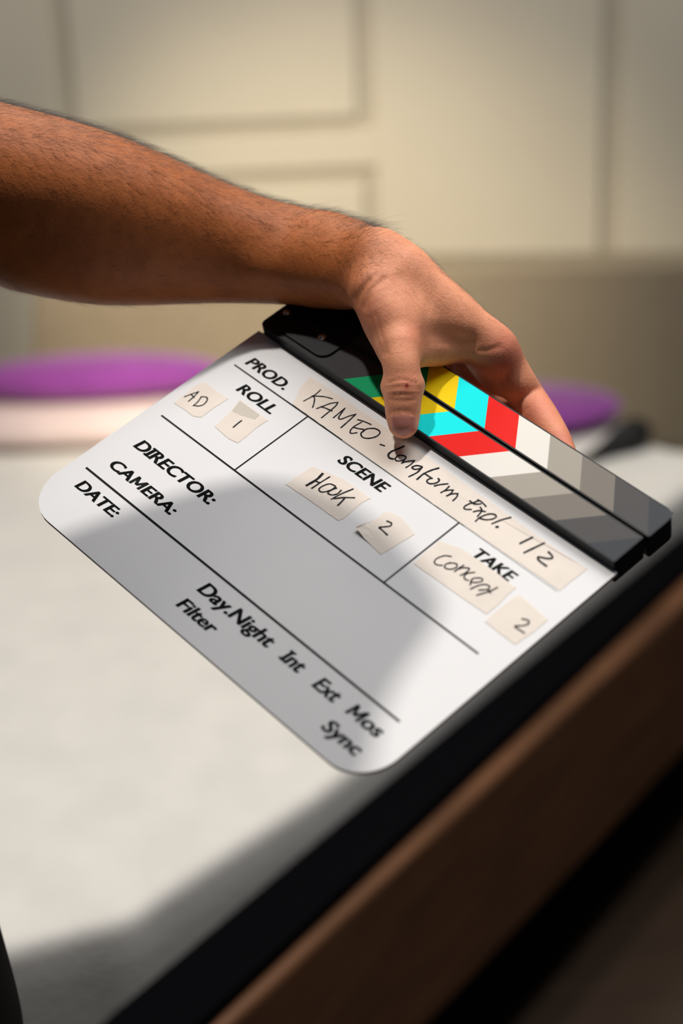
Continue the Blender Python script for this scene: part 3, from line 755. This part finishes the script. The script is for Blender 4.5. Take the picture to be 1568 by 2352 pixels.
M_nail = mat('thumb_nail', (196, 128, 114), 0.28, noise=0.08, scale=150, spec=0.5)
nail = mb.build('nail', M_nail, person)
nail['label'] = 'short pink thumb nail'

# arm hair: fine dark strands lying along the forearm and the back of the hand
M_hair = mat('dark_hair', (26, 17, 12), 0.5)
fcen = arm_w[arm_f].mean(1); fn = np.cross(arm_w[arm_f[:, 2]] - arm_w[arm_f[:, 0]], arm_w[arm_f[:, 3]] - arm_w[arm_f[:, 1]])
fa = np.linalg.norm(fn, axis=1); fn = fn / (fa[:, None] + 1e-15)
fpx = pxv[arm_f].mean(1); fpy = pyv[arm_f].mean(1)
# camera-space normal: how much the skin faces up in the photo
fnc = fn @ W
dens = np.zeros(len(fcen))
fore_m = (fpx < 900) & (fpx > -120)
dens[fore_m] = np.clip(0.55 - 0.75 * fnc[fore_m, 1], 0.12, 1.2)
back_m = (fpx >= 860) & (fpx < 1150) & (fpy < 700 + (fpx - 900) * 0.75) & (fpy < 790)
dens[back_m] = np.clip(0.1 - 0.9 * fnc[back_m, 1], 0.0, 0.5)
dens[(fpx > 780) & (fpy > 640 + np.maximum(0, fpx - 850) * 0.6)] *= 0.05
prob = dens * fa; prob /= prob.sum()
NH = 9500
pick = nrs.choice(len(fcen), NH, p=prob)
axis = c2w(PX(800, 607, 1.08)) - c2w(PX(0, 440, 1.04)); axis /= np.linalg.norm(axis)
axis2 = c2w(PX(1140, 800, 1.09)) - c2w(PX(900, 610, 1.08)); axis2 /= np.linalg.norm(axis2)
downv = W @ np.array([0, 1, 0.15])
HV, HF = [], []
for i in pick:
    n_ = fn[i]; hnd = fpx[i] > 880
    ax_ = axis2 if hnd else axis
    d0 = ax_ * (0.75 + 0.4 * rnd.random()) + downv * rnd.uniform(-0.25, 0.75) + nrs.normal(0, 0.28, 3)
    d0 -= n_ * (d0 @ n_); d0 /= np.linalg.norm(d0)
    out = rnd.uniform(0.22, 0.75) if fnc[i, 1] < -0.6 else rnd.uniform(0.10, 0.40)
    L_ = rnd.uniform(0.006, 0.017) * (0.48 if hnd else 1.0)
    curl = nrs.normal(0, 0.35, 3); curl -= n_ * (curl @ n_)
    p0 = fcen[i] - n_ * 0.0003; k = len(HV)
    r0 = rnd.uniform(0.00004, 0.00006) * (0.7 if hnd else 1.0)
    s_ = np.cross(d0, n_)
    for j in range(5):
        t = j / 4
        q = p0 + L_ * (d0 * t + n_ * (out * t * (1 - 0.62 * t)) + curl * t * t * 0.6)
        rr = r0 * (1 - 0.75 * t)
        for a_ in (0, 2.094, 4.189): HV.append(q + (s_ * math.cos(a_) + n_ * math.sin(a_)) * rr - ROOT)
    for j in range(4):
        for a_ in range(3): HF.append((k + 3 * j + a_, k + 3 * j + (a_ + 1) % 3, k + 3 * j + 3 + (a_ + 1) % 3, k + 3 * j + 3 + a_))
hm = bpy.data.meshes.new('arm_hair'); hm.from_pydata([tuple(x) for x in HV], [], HF); hm.materials.append(M_hair); hm.update()
hair = bpy.data.objects.new('arm_hair', hm); COL.objects.link(hair); hair.parent = person; hair['kind'] = 'stuff'

# clothes and hair of the head
M_shirt = mat('black_cotton', (9, 9, 10), 0.9, bump=0.3, bscale=400, spec=0.1)
M_trous = mat('dark_trousers', (12, 12, 14), 0.9, spec=0.1)
def garment(name, fill, lo, hi, step, m):
    g = Grid(lo, hi, step); fill(g); v_, f_ = g.mesh()
    mm = MB(); mm.add(v_ - ROOT, f_, 0, True); return mm.build(name, m, person)
def shirt(g):
    g.tube([elbow + (shoulder - elbow) * 0.38, elbow + (shoulder - elbow) * 0.6, shoulder], [0.076, 0.074, 0.076], 0.03)
    g.tube([(PXC - 0.03, 0.45, 1.43), (PXC - 0.05, 0.78, 1.45), shoulder], [0.075, 0.09, 0.075], 0.05)
    g.tube([(PXC + 0.012, PYC, 0.90), (PXC, PYC, 1.05), (PXC - 0.03, PYC + 0.02, 1.36)], [0.124, 0.120, 0.130], 0.06, scl=(1, 1.5, 1))
    g.tube([(PXC - 0.03, 0.45, 1.42), (PXC - 0.052, 0.43, 1.25)], [0.072, 0.068], 0.03)
garment('tshirt', shirt, (-0.8, 0.22, 0.70), (0.0, 1.30, 1.62), 0.009, M_shirt)
def trousers(g):
    g.tube([(PXC, PYC, 0.98), (PXC, PYC, 0.86)], [0.108, 0.112], 0.04, scl=(1, 1.55, 1))
    for dy in (-0.09, 0.09):
        g.tube([(PXC, PYC + dy, 0.88), (PXC - 0.01, PYC + dy * 1.1, 0.48), (PXC - 0.03, PYC + dy * 1.2, 0.08)], [0.092, 0.072, 0.060], 0.02)
garment('trousers', trousers, (-0.6, 0.4, -0.02), (-0.1, 1.1, 1.15), 0.011, M_trous)
def shoe(dy):
    def f(g): g.tube([(PXC - 0.06, PYC + dy, 0.04), (PXC + 0.03, PYC + dy, 0.042), (PXC + 0.13, PYC + dy, 0.03)], [0.045, 0.045, 0.034], 0.02)
    return f
for dy in (-0.108, 0.108): garment('shoe', shoe(dy), (-0.6, PYC + dy - 0.1, 0.002), (-0.1, PYC + dy + 0.1, 0.12), 0.007, M_trous)
def hairdo(g):
    g.tube([(PXC - 0.022, 0.77, 1.745)], [0.098], 0.02, scl=(1, 0.88, 1.12))
    g.tube([(PXC - 0.06, 0.77, 1.68)], [0.06], 0.02, scl=(1, 1.1, 1.2))
    g.tube([(PXC + 0.085, 0.77, 1.70)], [0.055], 0.01, op='sub')
garment('hair', hairdo, (-0.52, 0.60, 1.5), (-0.15, 0.95, 1.92), 0.007, M_hair)

# ------------------------------------------------------------------ added unseen black flag on a stand above the frame: it shades the lower half of the board
M_flag = mat('black_duvetyne', (6, 6, 6), 0.95, spec=0.05)
M_steel = mat('grey_steel', (120, 120, 122), 0.35, metal=0.9)
ZF = 1.46
shade = [(100, 1245), (185, 1212), (330, 1160), (470, 1118), (580, 1098), (680, 1108), (790, 1150), (890, 1222), (985, 1330), (1012, 1392), (985, 1455), (910, 1560), (868, 1650), (845, 1760), (780, 1900), (560, 1950), (200, 1700), (20, 1400)]
fp = []
for (x, y) in shade:
    u_ = loc2(x, y); P3 = WT + WR @ np.array([u_[0], u_[1], 0.0])
    fp.append(P3 + (KEY_POS - P3) * ((ZF - P3[2]) / (KEY_POS[2] - P3[2])))
fp = np.array(fp); fc = fp.mean(0)
flag = tag(empty('added_shade_flag', (-1.45, 1.1, 0.0)), 'added black light flag on a steel stand, unseen, put in to shade the board', 'added light blocker')
fo = np.array([-1.45, 1.1, 0.0])
mb = MB(); mb.prism([tuple((p_ - fo)[:2]) for p_ in fp], ZF, ZF + 0.004); mb.build('flag_panel', M_flag, flag)
mb = MB(); mb.tube([(0, 0, ZF + 0.012), (fc[0] - fo[0], fc[1] - fo[1], ZF + 0.012)], [0.008, 0.008], 12); mb.build('arm', M_steel, flag)
mb = MB(); mb.tube([(0, 0, 0.05), (0, 0, ZF + 0.06)], [0.014, 0.012], 14); mb.build('pole', M_steel, flag)
for a_ in (30, 150, 270):
    mb = MB(); mb.tube([(0, 0, 0.16), (0.15 * math.cos(math.radians(a_)), 0.15 * math.sin(math.radians(a_)), 0.14), (0.34 * math.cos(math.radians(a_)), 0.34 * math.sin(math.radians(a_)), 0.012)], [0.011, 0.011, 0.011], 10); mb.build('leg', M_steel, flag)
